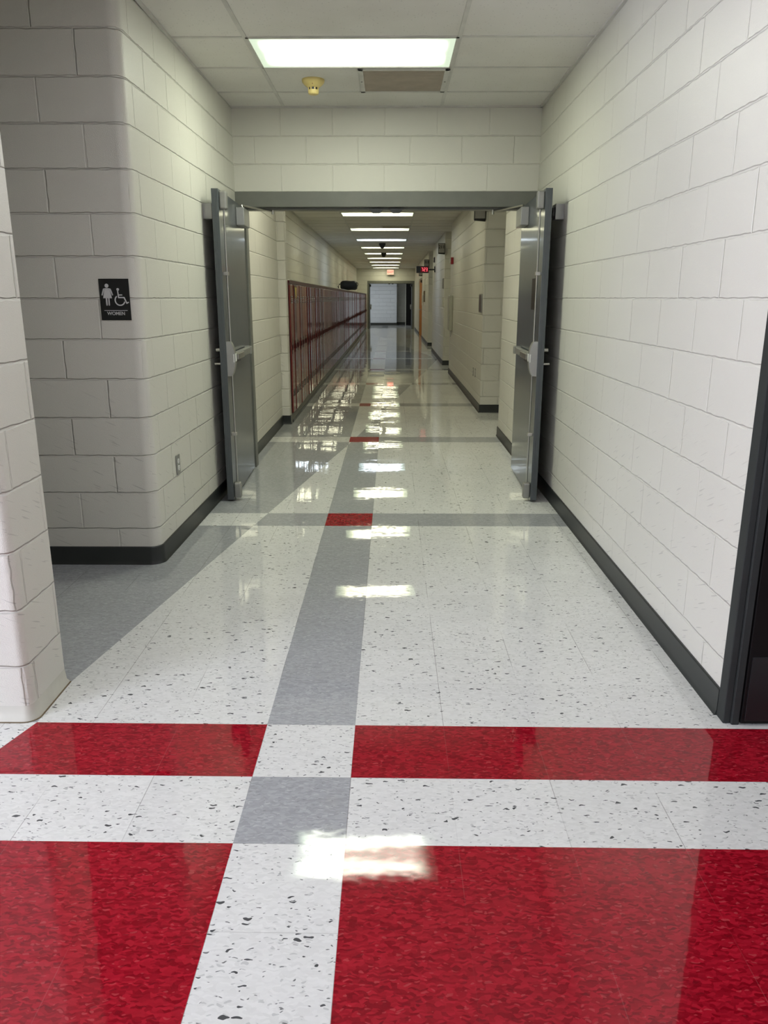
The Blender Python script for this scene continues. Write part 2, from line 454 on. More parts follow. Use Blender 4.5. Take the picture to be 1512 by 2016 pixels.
def ceiling(name, x0, x1, y0, y1, z, gx, gy, label):
    bm = bmesh.new(); box(bm, x0, x1, y0, y1, z, z+0.12, 0)
    for g in gx: box(bm, g-0.012, g+0.012, y0, y1, z-0.004, z+0.001, 1)
    for g in gy: box(bm, x0, x1, g-0.012, g+0.012, z-0.0035, z+0.001, 1)
    # wall angle
    box(bm, x0, x0+0.02, y0, y1, z-0.012, z+0.001, 1); box(bm, x1-0.02, x1, y0, y1, z-0.012, z+0.001, 1)
    box(bm, x0, x1, y1-0.02, y1, z-0.012, z+0.001, 1)
    struct(name, bm, ['tile', 'grid'], label, 'ceiling')
ceiling('ceiling', -1.262, 1.166, 2.44, 6.6, ZN, (-0.83, 0.389), [4.945-0.61*k for k in range(4)] + [5.555, 6.165], 'white tiled drop ceiling before the gray doors')
ceiling('ceiling.001', -1.6, 1.76, 6.8, 38.2, ZC, (-0.83, 0.389), [7.2+0.594*k for k in range(53)], 'tiled drop ceiling of the long corridor')
bm = bmesh.new(); box(bm, -6, -1.262, 2.44, 6.6, ZN, ZN+0.12); struct('ceiling.002', bm, 'tile', 'ceiling over the restroom alcove', 'ceiling')
bm = bmesh.new(); box(bm, -6, 6, -6, 2.44, ZN, ZN+0.12)
struct('ceiling.003', bm, 'tile', 'ceiling of the lobby', 'ceiling')
bm = bmesh.new(); box(bm, -4, 4, 38.4, 46.5, 2.7, 2.82); struct('ceiling.004', bm, 'tile', 'ceiling beyond the far doors', 'ceiling')

# near right wall with the black doorway at its end
bm = bmesh.new()
prism(bm, [(1.165, 6.8), (1.165, 2.475), (1.40, 2.475), (1.40, 6.8)], 0, ZN, px=0.57)
struct('wall_right', bm, 'block_side', 'pale painted block wall on the right before the doors', 'wall')
bm = bmesh.new(); prism(bm, [(2.25, 2.475), (6, 2.475), (6, 2.7), (2.25, 2.7)], 0, ZN); prism(bm, [(1.165, 2.475), (2.25, 2.475), (2.25, 2.7), (1.165, 2.7)], 2.28, ZN)
struct('wall_right.001', bm, 'block', 'block wall around the black doorway', 'wall')

# left: corner block pier, alcove back wall and left wall
bm = bmesh.new()
rb = 0.032
prism(bm, arc(-1.248-rb, 2.42+rb, rb, -90, 0) + [(-1.248, 2.705), (-6, 2.705), (-6, 2.42)], 0, ZN, px=0.10, py=0.9)
struct('wall_pier', bm, 'block', 'block wall end with rounded corner at the left edge', 'wall', smooth=40)
bm = bmesh.new()
rb = 0.060
prism(bm, [(-1.236, 6.6)] + [(-6, 6.6), (-6, 4.08)] + arc(-1.270-rb, 4.08+rb, rb, -90, 0), 0, ZN, px=0.86, py=0.345)
struct('wall_left', bm, 'block', 'painted block wall with rounded corner behind the restroom sign', 'wall', smooth=40)
bm = bmesh.new(); prism(bm, [(-6.0, 2.705), (-3.6, 2.705), (-3.6, 4.08), (-6.0, 4.08)], 0, ZN)
struct('wall_alcove', bm, 'block', 'end wall of the restroom alcove', 'wall')
# wall above the doors
bm = bmesh.new()
prism(bm, [(-1.60, 6.6), (1.80, 6.6), (1.80, 6.8), (-1.60, 6.8)], 2.237, 2.97, py=0.87-0.5)
struct('wall_header', bm, 'block_side', 'painted block wall above the gray double doorway', 'wall')
# left beyond the doors, with the pilaster the lockers start at
bm = bmesh.new()
prism(bm, [(-1.262, 6.6), (-1.262, 9.06)] + arc(-1.172-0.012, 9.06+0.012, 0.012, -90, 0, 4) + [(-1.172, 9.20), (-1.70, 9.20), (-1.70, 6.6)], 0, ZC, px=0.3, py=0.9)
struct('wall_left.001', bm, 'block', 'painted block wall and white pilaster before the red lockers', 'wall', smooth=40)
bm = bmesh.new(); prism(bm, [(-1.60, 38.2), (-1.80, 38.2), (-1.80, 9.2), (-1.60, 9.2)], 0, 2.9)
struct('wall_left.002', bm, 'block', 'painted block wall above the red lockers', 'wall')
# right side piers between the door recesses
for i, (y0, y1, lab) in enumerate(((6.8, 8.272, 'short painted block wall just beyond the right gray door'),
                                   (10.04, 15.58, 'painted block wall with the fire alarm'),
                                   (17.40, 22.15, 'painted block wall carrying the red digital clock'),
                                   (24.57, 29.5, 'painted block wall between the clock and the orange door'),
                                   (32.46, 38.2, 'last stretch of right corridor wall by the exit doors'))):
    bm = bmesh.new()
    a = 0.014
    prism(bm, arc(1.15+a, y0+a, a, 180, 270, 4) + [(1.76, y0), (1.76, y1)] + arc(1.15+a, y1-a, a, 90, 180, 4), 0, ZC, px=0.2+0.13*i, py=0.4)
    struct('wall_right.%03d' % (i+2), bm, 'block', lab, 'wall', smooth=40)
bm = bmesh.new(); prism(bm, [(1.76, 6.8), (1.95, 6.8), (1.95, 38.2), (1.76, 38.2)], 0, 2.9)
prism(bm, [(1.24, 29.5), (1.76, 29.5), (1.76, 32.46), (1.24, 32.46)], 0, ZC); prism(bm, [(1.15, 29.5), (1.24, 29.5), (1.24, 32.46), (1.15, 32.46)], 2.16, ZC)
struct('wall_right.007', bm, 'block', 'recessed back wall of the classroom doorways', 'wall')
# end wall
bm = bmesh.new()
prism(bm, [(-1.8, 38.2), (-1.10, 38.2), (-1.10, 38.4), (-1.8, 38.4)], 0, 2.9)
prism(bm, [(1.12, 38.2), (1.95, 38.2), (1.95, 38.4), (1.12, 38.4)], 0, 2.9)
prism(bm, [(-1.10, 38.2), (1.12, 38.2), (1.12, 38.4), (-1.10, 38.4)], 2.21, 2.9)
struct('wall_end', bm, 'block', 'wall around the far double doorway', 'wall')
bm = bmesh.new(); prism(bm, [(-4, 43.3), (0.33, 43.3), (0.33, 46.2), (-4, 46.2)], 0, 2.75)
struct('wall_far', bm, 'block_cool', 'bright bluish white wall seen through the far doorway', 'wall')
bm = bmesh.new(); prism(bm, [(0.33, 44.4), (4, 44.4), (4, 46.2), (0.33, 46.2)], 0, 2.75)
struct('wall_far.001', bm, 'block', 'grayer wall recess seen through the far doorway', 'wall')
for i, x in enumerate((-4.2, 4.0)):
    bm = bmesh.new(); prism(bm, [(x, 38.4), (x+0.2, 38.4), (x+0.2, 46.2), (x, 46.2)], 0, 2.75)
    struct('wall_side' if i == 0 else 'wall_side.001', bm, 'block', 'side wall beyond the far doors', 'wall')
# lobby
bm = bmesh.new()
for y0, y1, z0, z1 in ((-6, -3.0, 0, ZN), (-0.25, 2.42, 0, ZN), (-3.0, -0.25, 0, 0.30), (-3.0, -0.25, 2.55, ZN)): prism(bm, [(-5.2, y0), (-5.0, y0), (-5.0, y1), (-5.2, y1)], z0, z1)
struct('wall_lobby', bm, 'block', 'left lobby wall with the tall window', 'wall')
win = thing('window_1', 'tall daylit lobby window to the left behind the viewer', 'window'); win['kind'] = 'structure'
M['daylight'] = glow('daylit_glass', (0.80, 0.83, 1.0), 20.0)
bm = bmesh.new(); box(bm, -5.12, -5.10, -3.0, -0.25, 0.30, 2.55); bm.normal_update()
for f in bm.faces: f.material_index = 0 if f.normal.x > 0.5 else 1
link('pane', bm, [M['daylight'], 'black'], win)
bm = bmesh.new()
for a in ((-3.0, -2.95, 0.3, 2.55), (-0.30, -0.25, 0.3, 2.55), (-3.0, -0.25, 0.3, 0.35), (-3.0, -0.25, 2.5, 2.55), (-1.65, -1.60, 0.3, 2.55)): box(bm, -5.12, -5.05, a[0], a[1], a[2], a[3])
link('window_frame', bm, 'blackframe', win)
bm = bmesh.new(); prism(bm, [(6, -6), (6.2, -6), (6.2, 2.7), (6, 2.7)], 0, ZN); struct('wall_lobby.001', bm, 'block', 'right lobby wall', 'wall')
bm = bmesh.new(); prism(bm, [(-6, -6.2), (6, -6.2), (6, -6), (-6, -6)], 0, ZN)
struct('wall_lobby.002', bm, 'block', 'rear lobby wall', 'wall')

# baseboards: black cove base with a small toe
def base(name, path, label, h=0.1016, th=0.009):
    """path: plan polyline with the room on the left-hand side of travel"""
    prof = [(0, 0), (th+0.007, 0), (th+0.003, 0.010), (th, 0.022), (th, h-0.004), (th-0.003, h), (0, h)]
    bm = bmesh.new(); n = len(path); rings = []
    for i, p in enumerate(path):
        p = Vector(p)
        d0 = (p-Vector(path[i-1])).normalized() if i else (Vector(path[1])-p).normalized()
        d1 = (Vector(path[i+1])-p).normalized() if i < n-1 else d0
        n0 = Vector((-d0.y, d0.x)); n1 = Vector((-d1.y, d1.x)); m = (n0+n1).normalized(); k = 1/max(0.3, m.dot(n0))
        rings.append([bm.verts.new((p.x+m.x*o*k, p.y+m.y*o*k, z)) for o, z in prof])
    q = len(prof)
    for a, c in zip(rings, rings[1:]):
        for k in range(q): bm.faces.new((a[k], a[(k+1) % q], c[(k+1) % q], c[k]))
    bm.faces.new(rings[0]); bm.faces.new(rings[-1][::-1])
    bmesh.ops.recalc_face_normals(bm, faces=bm.faces[:])
    struct(name, bm, 'base', label, 'baseboard', smooth=35)
base('baseboard_right', [(1.165, 2.475), (1.165, 6.6)], 'black baseboard along the near right wall')
rb = 0.060
base('baseboard_left', [(-1.236, 6.6)] + arc(-1.270-rb, 4.08+rb, rb, 0, -90) + [(-3.6, 4.08)], 'black baseboard rounding the corner under the restroom sign')
base('baseboard_left.001', [(-1.172, 9.12), (-1.172, 9.06), (-1.262, 9.06), (-1.262, 6.8)], 'black baseboard up to the white pilaster')
base('baseboard_right.001', [(1.15, 6.8), (1.15, 8.272), (1.76, 8.272)], 'black baseboard just beyond the right gray door')
for i, (y0, y1, lab) in enumerate(((10.04, 15.58, 'black baseboard under the outlets and fire alarm'), (17.40, 22.15, 'black baseboard under the red clock'), (24.57, 29.5, 'black baseboard before the orange door'))):
    base('baseboard_right.%03d' % (i+2), [(1.76, y0), (1.15, y0), (1.15, y1), (1.76, y1)], lab)
base('baseboard_right.005', [(1.15, 32.46), (1.15, 38.2)], 'black baseboard beside the exit doors')
base('baseboard_far', [(0.33, 44.4), (0.33, 43.3), (-4, 43.3)], 'black baseboard of the bright far wall', h=0.14)
base('baseboard_far.001', [(4, 44.4), (0.33, 44.4)], 'black baseboard of the far recess', h=0.14)
# pale shoe at the foot of the pier
bm = bmesh.new()
rb = 0.032
outer = arc(-1.248-rb, 2.42+rb, rb+0.016, -90, 0); inner = arc(-1.248-rb, 2.42+rb, rb, -90, 0)
path_o = [(-6, 2.404)] + outer + [(-1.232, 2.705)]; path_i = [(-6, 2.42)] + inner + [(-1.248, 2.705)]
va = [bm.verts.new((x, y, 0)) for x, y in path_o]; vb = [bm.verts.new((x, y, 0.004)) for x, y in path_o]
vc = [bm.verts.new(((x*0.35+a*0.65), (y*0.35+b*0.65), 0.014)) for (x, y), (a, b) in zip(path_o, path_i)]; vd = [bm.verts.new((x, y, 0.055)) for x, y in path_i]
for p, q in ((va, vb), (vb, vc), (vc, vd)):
    for i in range(len(p)-1): bm.faces.new((p[i], p[i+1], q[i+1], q[i]))
struct('trim_1', bm, 'trimpale', 'pale curved shoe at the foot of the near left wall end', 'trim', smooth=60)
# brown seal line along that shoe
bm = bmesh.new(); o2 = arc(-1.248-rb, 2.42+rb, rb+0.021, -90, 0)
pa = [(-6, 2.399)] + o2 + [(-1.227, 2.705)]
va = [bm.verts.new((x, y, 0.0025)) for x, y in pa]; vb = [bm.verts.new((x, y, 0.0025)) for x, y in path_o]; vc = [bm.verts.new((x, y, 0)) for x, y in pa]
for i in range(len(pa)-1): bm.faces.new((va[i], va[i+1], vb[i+1], vb[i])); bm.faces.new((vc[i], vc[i+1], va[i+1], va[i]))
struct('trim_2', bm, 'tan', 'thin brown seal line along the near left wall end', 'trim')

# steel door frame of the near double doorway
def door_frame(name, x0, x1, y, zo, zt, jw, dp, label, keep=True):
    root = bpy.data.objects.new(name, None); C.objects.link(root); root['kind'] = 'structure'; root['label'] = label; root['category'] = 'door frame'
    bm = bmesh.new(); box(bm, x0, x1, y-0.006, y+dp, zo, zt, 0, 0.003); box(bm, x0+jw, x1-jw, y+0.05, y+dp-0.05, zo-0.016, zo, 0, 0.002)
    link('header', bm, 'frame', root)
    for s in (0, 1):
        bm = bmesh.new()
        if s == 0: box(bm, x0, x0+jw, y-0.006, y+dp, 0, zo, 0, 0.003); box(bm, x0+jw, x0+jw+0.016, y+0.05, y+dp-0.05, 0, zo, 0, 0.002)
        else: box(bm, x1-jw, x1, y-0.006, y+dp, 0, zo, 0, 0.003); box(bm, x1-jw-0.016, x1-jw, y+0.05, y+dp-0.05, 0, zo, 0, 0.002)
        link('jamb', bm, 'frame', root)
    if keep:
        xm = (x0+x1)/2
        for k in (-0.080, 0.080):
            bm = bmesh.new()
            flat(bm, [(-0.056, 0.004), (-0.045, -0.010), (-0.028, -0.026), (0.028, -0.026), (0.045, -0.010), (0.056, 0.004)], -0.02, 0.03)
            link('strike', bm, 'black', root, loc=(xm+k+0.005, y+0.045, zo-0.016))
    return root
door_frame('trim_3', -1.248, 1.164, 6.6, 2.124, 2.238, 0.065, 0.20, 'gray green steel frame around the near double doorway')
door_frame('trim_4', -1.10, 1.12, 38.2, 2.10, 2.21, 0.06, 0.20, 'pale steel frame around the far double doorway', True)

# black doorway in the right foreground
root = thing('door_3', 'black door and frame at the right edge in the foreground', 'door'); root['kind'] = 'structure'
bm = bmesh.new(); box(bm, 1.157, 1.182, 2.418, 2.474, 0, 2.30, 0, 0.003); box(bm, 1.182, 1.208, 2.408, 2.474, 0, 2.30, 0, 0.003); link('jamb', bm, 'blackframe', root)
bm = bmesh.new(); box(bm, 2.19, 2.25, 2.404, 2.62, 0, 2.30, 0, 0.003); link('jamb', bm, 'blackframe', root)
bm = bmesh.new(); box(bm, 1.208, 2.19, 2.404, 2.62, 2.24, 2.30, 0, 0.003); link('header', bm, 'blackframe', root)
bm = bmesh.new(); box(bm, 1.212, 2.186, 2.404, 2.457, 0.008, 2.235, 0, 0.002); link('door_panel', bm, 'blackdoor', root)
bm = bmesh.new(); box(bm, 1.222, 2.176, 2.400, 2.404, 0.02, 0.26, 0, 0.001); link('kick_plate', bm, 'black', root)

# ------------------------------------------------------------------ gray double doors
def gray_door(name, hx, hy, s, ang, L, label, hardware=True, dark_reflect=False, zt=2.118, z0=0.014):
    """hinge at (hx,hy); the leaf runs toward the viewer; s=+1: inner face looks to +x"""
    root = bpy.data.objects.new(name, None); C.objects.link(root)
    root['kind'] = 'structure'; root['label'] = label; root['category'] = 'door'
    root.location = (hx, hy, 0); root.rotation_euler = (0, 0, ang)
    def X(a, b): return (a, b) if s > 0 else (-b, -a)
    def bx(bm, xa, xb, ya, yb, za, zb, bev=0.0, mi=0):
        q = X(xa, xb); box(bm, q[0], q[1], ya, yb, za, zb, mi, bev)
    bm = bmesh.new(); bx(bm, -0.045, 0.0, -L, 0, z0, zt, 0.0018)
    # shallow seam channel down the meeting edge
    bx(bm, -0.030, -0.027, -L-0.0012, -L+0.002, z0+0.01, zt-0.01); bx(bm, -0.016, -0.013, -L-0.0012, -L+0.002, z0+0.01, zt-0.01)
    link('door_panel', bm, 'door', root)
    if not hardware: return root
    e = -L
    # vertical rods
    for za, zb in ((0.12, 0.93), (1.12, zt-0.12)):
        bm = bmesh.new(); tube(bm, [(s*0.024, e+0.052, za), (s*0.024, e+0.052, zb)], 0.0065, 8); link('vertical_rod', bm, 'steel', root, smooth=50)
    # case of the exit device
    bm = bmesh.new()
    prof = []
    for k in range(13):
        q = k/12; prof.append((0.90 + 0.235*q, 0.026 + 0.030*math.sin(math.pi*q)**0.7))
    va, vb, vc, vd = [], [], [], []
    for z, d in prof:
        va.append(bm.verts.new((0, e+0.015, z))); vb.append(bm.verts.new((s*d, e+0.022, z))); vc.append(bm.verts.new((s*d, e+0.085, z))); vd.append(bm.verts.new((0, e+0.092, z)))
    for p, q in ((va, vb), (vb, vc), (vc, vd)):
        for i in range(len(p)-1): bm.faces.new((p[i], p[i+1], q[i+1], q[i]))
    bm.faces.new((va[0], vb[0], vc[0], vd[0])); bm.faces.new((va[-1], vb[-1], vc[-1], vd[-1]))
    bmesh.ops.recalc_face_normals(bm, faces=bm.faces[:])
    case = link('exit_device_case', bm, 'dsteel', root, smooth=45)
    bm = bmesh.new(); bx(bm, 0.052, 0.0585, e+0.030, e+0.078, 1.000, 1.052, 0.001); box_y = None
    link('sticker', bm, 'white', case)
    bm = bmesh.new(); bx(bm, 0.030, 0.050, e+0.0205, e+0.0225, 0.995, 1.05); link('sticker', bm, 'white', case)
    # push bar
    bm = bmesh.new(); bx(bm, 0.012, 0.052, e+0.085, e+0.84, 1.005, 1.052, 0.004); bar = link('push_bar', bm, 'dsteel', root)
    bm = bmesh.new(); bx(bm, 0.052, 0.066, e+0.11, e+0.40, 1.008, 1.046, 0.003); link('push_pad', bm, 'steel', bar)
    bm = bmesh.new(); bx(bm, 0.020, 0.048, e+0.10, e+0.32, 0.985, 1.006, 0.002); link('pad_underside', bm, 'black', bar)
    bm = bmesh.new(); bx(bm, 0.0, 0.058, e+0.82, e+0.875, 1.0, 1.058, 0.004); link('end_cap', bm, 'dsteel', bar)
    # latches and guides
    bm = bmesh.new(); bx(bm, 0.0, 0.050, e+0.018, e+0.080, zt-0.125, zt-0.012, 0.010); link('top_latch', bm, 'dsteel', root)
    bm = bmesh.new(); bx(bm, 0.0, 0.050, e+0.018, e+0.082, 0.022, 0.135, 0.010)
    link('bottom_latch', bm, 'dsteel', root)
    for z in (1.585, 0.488):
        bm = bmesh.new(); bx(bm, 0.0, 0.036, e+0.034, e+0.070, z-0.012, z+0.012, 0.003); link('rod_guide', bm, 'steel', root)
    # pull on the other face
    bm = bmesh.new(); bx(bm, -0.050, -0.045, e+0.03, e+0.11, 0.91, 1.12, 0.002); pull = link('pull_plate', bm, 'steel', root)
    for z, r_, l in ((1.078, 0.013, 0.030), (0.982, 0.009, 0.045)):
        bm = bmesh.new(); tube(bm, [(-s*0.049, e+0.06, z), (-s*(0.049+l), e+0.06, z)], r_, 12); link('pull_post', bm, 'steel', pull, smooth=50)
    # closer with its arm reaching to the frame header
    bm = bmesh.new(); bx(bm, 0.0, 0.062, -0.41, -0.13, 1.952, 2.080, 0.005); cl = link('door_closer', bm, 'closer', root)
    bm = bmesh.new(); tube(bm, [(s*0.035, -0.30, 2.082), (s*0.035, -0.30, 2.102), (s*0.16, 0.02, 2.103), (s*0.225, 0.075, 2.098)], 0.007, 8)
    tube(bm, [(s*0.225, 0.075, 2.115), (s*0.225, 0.075, 2.075)], 0.011, 10)
    link('closer_arm', bm, 'steel', cl, smooth=50)
    # armature for the wall magnet
    bm = bmesh.new(); bx(bm, -0.062, -0.045, -L+0.13, -L+0.21, 1.935, 2.03, 0.003); link('holder_plate', bm, 'closer', root)
    for z in (0.25, 1.05, 1.85):
        bm = bmesh.new(); tube(bm, [(-s*0.052, 0.004, z-0.055), (-s*0.052, 0.004, z+0.055)], 0.008, 8); link('hinge', bm, 'steel', root, smooth=50)
    if dark_reflect:  # dark slab added in place of a reflection on the leaf
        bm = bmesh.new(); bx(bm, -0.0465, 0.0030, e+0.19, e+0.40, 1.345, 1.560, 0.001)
        patch = link('reflection_patch', bm, 'reflection_dark', root); patch['label'] = 'dark reflection painted on the door'
    return root
LD = 1.135
gray_door('door_1', -1.172, 6.585, +1, R(2.0), LD, 'open slate gray steel door with exit bar on the left, near the restroom sign corner')
gray_door('door_2', 1.042, 6.585, -1, R(-1.5), LD, 'open slate gray steel door with exit bar and dark painted reflection on the right', dark_reflect=True)
# wall magnets that hold them open
for nm, x0, x1, y, lab in (('door_holder', -1.258, -1.190, 5.56, 'gray magnetic holder box on wall behind the left gray door'), ('door_holder', 1.105, 1.165, 5.62, 'gray magnetic holder box on wall behind the right gray door')):
    root = thing(nm, lab, 'door holder', (0, 0, 0), group='magnetic door holders')
    bm = bmesh.new(); box(bm, x0, x1, y-0.05, y+0.05, 1.935, 2.035, 0, 0.004); link('housing', bm, 'closer', root)
    bm = bmesh.new(); q = (x1, x1+0.014) if x0 < 0 else (x0-0.014, x0)
    box(bm, q[0], q[1], y-0.03, y+0.03, 1.955, 2.015, 0, 0.003); link('magnet', bm, 'black', root)

# far doors, opened beyond the doorway
def far_door(name, hx, s, label):
    root = bpy.data.objects.new(name, None); C.objects.link(root); root['kind'] = 'structure'; root['label'] = label; root['category'] = 'door'
    bm = bmesh.new(); box(bm, hx, hx+0.045, 38.42, 39.45, 0.01, 2.09, 0, 0.002); link('door_panel', bm, 'door', root)
    bm = bmesh.new(); q = (hx+0.045, hx+0.10) if s > 0 else (hx-0.055, hx); box(bm, q[0], q[1], 38.6, 39.35, 1.0, 1.06, 0, 0.004); link('push_bar', bm, 'dsteel', root)
    bm = bmesh.new(); box(bm, q[0], q[1], 39.30, 39.42, 0.90, 1.13, 0, 0.006); link('exit_device_case', bm, 'dsteel', root)
    bm = bmesh.new(); box(bm, q[0], q[1], 38.45, 38.75, 1.95, 2.06, 0, 0.004); link('door_closer', bm, 'black', root)
far_door('door_4', -1.035, 1, 'gray door leaf standing open at the left of the far doorway')
far_door('door_5', 1.01, -1, 'gray door leaf standing open at the right of the far doorway')
root = thing('door_6', 'dark closed door beyond the far doorway, beside the gray recess', 'door'); root['kind'] = 'structure'
bm = bmesh.new(); box(bm, 0.80, 0.83, 43.5, 43.6, 0, 2.3, 0, 0.002); box(bm, 0.80, 1.9, 43.5, 43.6, 2.26, 2.3); link('frame', bm, 'trimpale', root)
bm = bmesh.new(); box(bm, 0.835, 1.9, 43.53, 43.575, 0.01, 2.26, 0, 0.002); link('door_panel', bm, 'blackdoor', root)

# orange classroom door in the right wall
root = thing('door_7', 'orange varnished wood double door far down on the right', 'door'); root['kind'] = 'structure'
for y0, y1 in ((29.62, 30.98), (30.99, 32.34)):
    bm = bmesh.new(); box(bm, 1.160, 1.20, y0, y1, 0.01, 2.10, 0, 0.003); link('door_panel', bm, 'wood', root)
bm = bmesh.new(); box(bm, 1.152, 1.24, 32.34, 32.42, 0, 2.16, 0, 0.003); box(bm, 1.152, 1.24, 29.54, 29.62, 0, 2.16, 0, 0.003); box(bm, 1.152, 1.24, 29.54, 32.42, 2.10, 2.16, 0, 0.003); link('frame', bm, 'frame', root)
bm = bmesh.new(); box(bm, 1.10, 1.160, 30.90, 31.05, 0.98, 1.03, 0, 0.004); link('handle', bm, 'steel', root)
bm = bmesh.new(); box(bm, 1.10, 1.160, 29.75, 30.10, 1.98, 2.07, 0, 0.004); link('door_closer', bm, 'brownplate', root)

# ------------------------------------------------------------------ ceiling lights
def light(x, y, z, lens, label, group='fluorescent ceiling lights'):
    root = thing('ceiling_light', label, 'ceiling light', (x, y, z), group=group)
    bm = bmesh.new()
    w, d = 0.606, 0.301
    for a in ((-w, w, -d, -d+0.014), (-w, w, d-0.014, d), (-w, -w+0.016, -d, d), (w-0.016, w, -d, d)):
        box(bm, a[0], a[1], a[2], a[3], -0.007, 0.0, 0, 0.0)
    link('frame', bm, 'grid', root)
    bm = bmesh.new(); box(bm, -0.590, 0.590, -0.287, 0.287, -0.004, -0.0005)
    bm.normal_update()
    for f in bm.faces: f.material_index = 0 if f.normal.z < -0.5 else 1      # only the lens face glows
    link('diffuser', bm, [lens, 'grid'], root)
    return root
light(-0.221, 5.245, ZN, 'lens_near', 'rectangular fluorescent ceiling light nearest the viewer, beside the brown air grille')
LY = [7.47, 10.83] + [13.80 + 2.965*k for k in range(9)]
names = ['fluorescent ceiling light hidden behind the door header', 'fluorescent ceiling light just beyond the door header, seen only as floor glare', 'first and longest lit ceiling panel seen under the door header', 'second lit ceiling panel under the door header, by the dark vent',
         'bluish third lit ceiling panel under the door header', 'fourth lit ceiling panel behind the first black camera', 'fifth lit ceiling panel crossed by the second black camera',
         'sixth lit ceiling panel from the door header', 'seventh lit ceiling panel from the door header', 'eighth lit ceiling panel from the door header', 'last and smallest lit ceiling panel, just above the exit sign']
for i, y in enumerate(LY):
    light(-0.221, y, ZC, 'lens_first' if i == 0 else 'lens_blue' if i == 4 else 'lens_hall', names[i])
light(-0.3, 41.0, 2.7, 'lens_far', 'ceiling light beyond the far doors', 'far lights'); light(-2.4, 41.0, 2.7, 'lens_far', 'ceiling light to the left beyond the far doors', 'far lights')
light(-0.221, 2.20, ZN, 'lens_cool', 'cool white ceiling light overhead, just above the picture')
for i, (x, y) in enumerate(((-0.22, -0.8), (3.2, 0.2), (-3.2, 0.2), (3.2, -3.0), (-3.2, -3.0))):
    light(x, y, ZN, 'lens_lobby', 'lobby ceiling light number %d behind the viewer' % (i+1), 'lobby ceiling lights')


# air grille in the ceiling
def grille(x0, x1, y0, y1, z, label):
    root = thing('air_grille', label, 'air vent', ((x0+x1)/2, (y0+y1)/2, z))
    hx, hy = (x1-x0)/2, (y1-y0)/2
    bm = bmesh.new(); w = 0.032
    for a in ((-hx, hx, -hy, -hy+w), (-hx, hx, hy-w, hy), (-hx, -hx+w, -hy, hy), (hx-w, hx, -hy, hy)): box(bm, a[0], a[1], a[2], a[3], -0.009, 0, 0, 0.001)
    link('frame', bm, 'grid', root)
    bm = bmesh.new(); box(bm, -hx+w, hx-w, -hy+w, hy-w, -0.003, -0.001)
    n = 36
    for k in range(n):
        yy = -hy+w + (2*hy-2*w)*(k+0.5)/n; box(bm, -hx+w, hx-w, yy-0.0025, yy+0.0025, -0.006, -0.003)
    link('grille', bm, M['grille'], root)
    for sx in (-1, 1):
        bm = bmesh.new(); tube(bm, [(sx*(hx-w/2), 0, -0.009), (sx*(hx-w/2), 0, -0.0125)], 0.006, 8); link('screw', bm, 'dsteel', root)
M['grille'] = plain('tan_grille', (0.46, 0.405, 0.325), 0.6)
grille(-0.215, 0.380, 5.570, 6.155, ZN, 'square brown air grille with white frame next to the nearest ceiling light')
grille(-0.19, 0.385, 15.95, 16.42, ZC, 'dark ceiling vent before the second lit panel under the door header')

# smoke detector
root = thing('smoke_detector', 'yellowed smoke detector on the ceiling tile beside the brown air grille', 'smoke detector', (-0.527, 5.84, ZN))
bm = bmesh.new(); lathe(bm, [(0.0, 0.0), (0.076, 0.0), (0.077, -0.006), (0.074, -0.018), (0.060, -0.034), (0.043, -0.046), (0.038, -0.050), (0.0, -0.050)]); link('base', bm, 'detector', root, smooth=50)
bm = bmesh.new(); lathe(bm, [(0.0, -0.049), (0.031, -0.049), (0.031, -0.066), (0.0, -0.066)]); link('chamber', bm, 'black', root, smooth=50)
bm = bmesh.new(); lathe(bm, [(0.0, -0.065), (0.0365, -0.065), (0.036, -0.082), (0.032, -0.090), (0.022, -0.093), (0.0, -0.093)]); cap = link('cap', bm, 'detector', root, smooth=50)
for k in range(8):
    a = 2*math.pi*(k+0.5)/8
    bm = bmesh.new(); box(bm, 0.0315, 0.0365, -0.0035, 0.0035, -0.066, -0.049)
    link('rib', bm, 'detector', root, rot=(0, 0, a))
bm = bmesh.new(); lathe(bm, [(0, 0), (0.003, 0), (0.003, -0.003), (0, -0.003)], 10); link('indicator', bm, 'red', root, loc=(0.0, -0.058, -0.035))

# dome cameras
for y, lab in ((20.9, 'black dome camera under the corridor ceiling, before the fourth lit panel'), (25.2, 'second black dome camera, dark against the fifth lit panel')):
    root = thing('dome_camera', lab, 'camera', (-0.215, y, ZC), group='dome cameras')
    bm = bmesh.new(); lathe(bm, [(0, 0), (0.085, 0), (0.085, -0.05), (0.075, -0.06), (0, -0.06)]); link('camera_housing', bm, 'black', root, smooth=50)  # housing of the camera itself, no separate mount modelled
    bm = bmesh.new(); lathe(bm, [(0.066, -0.06), (0.064, -0.085), (0.050, -0.112), (0.026, -0.126), (0, -0.130)]); link('dome', bm, 'black', root, smooth=60)

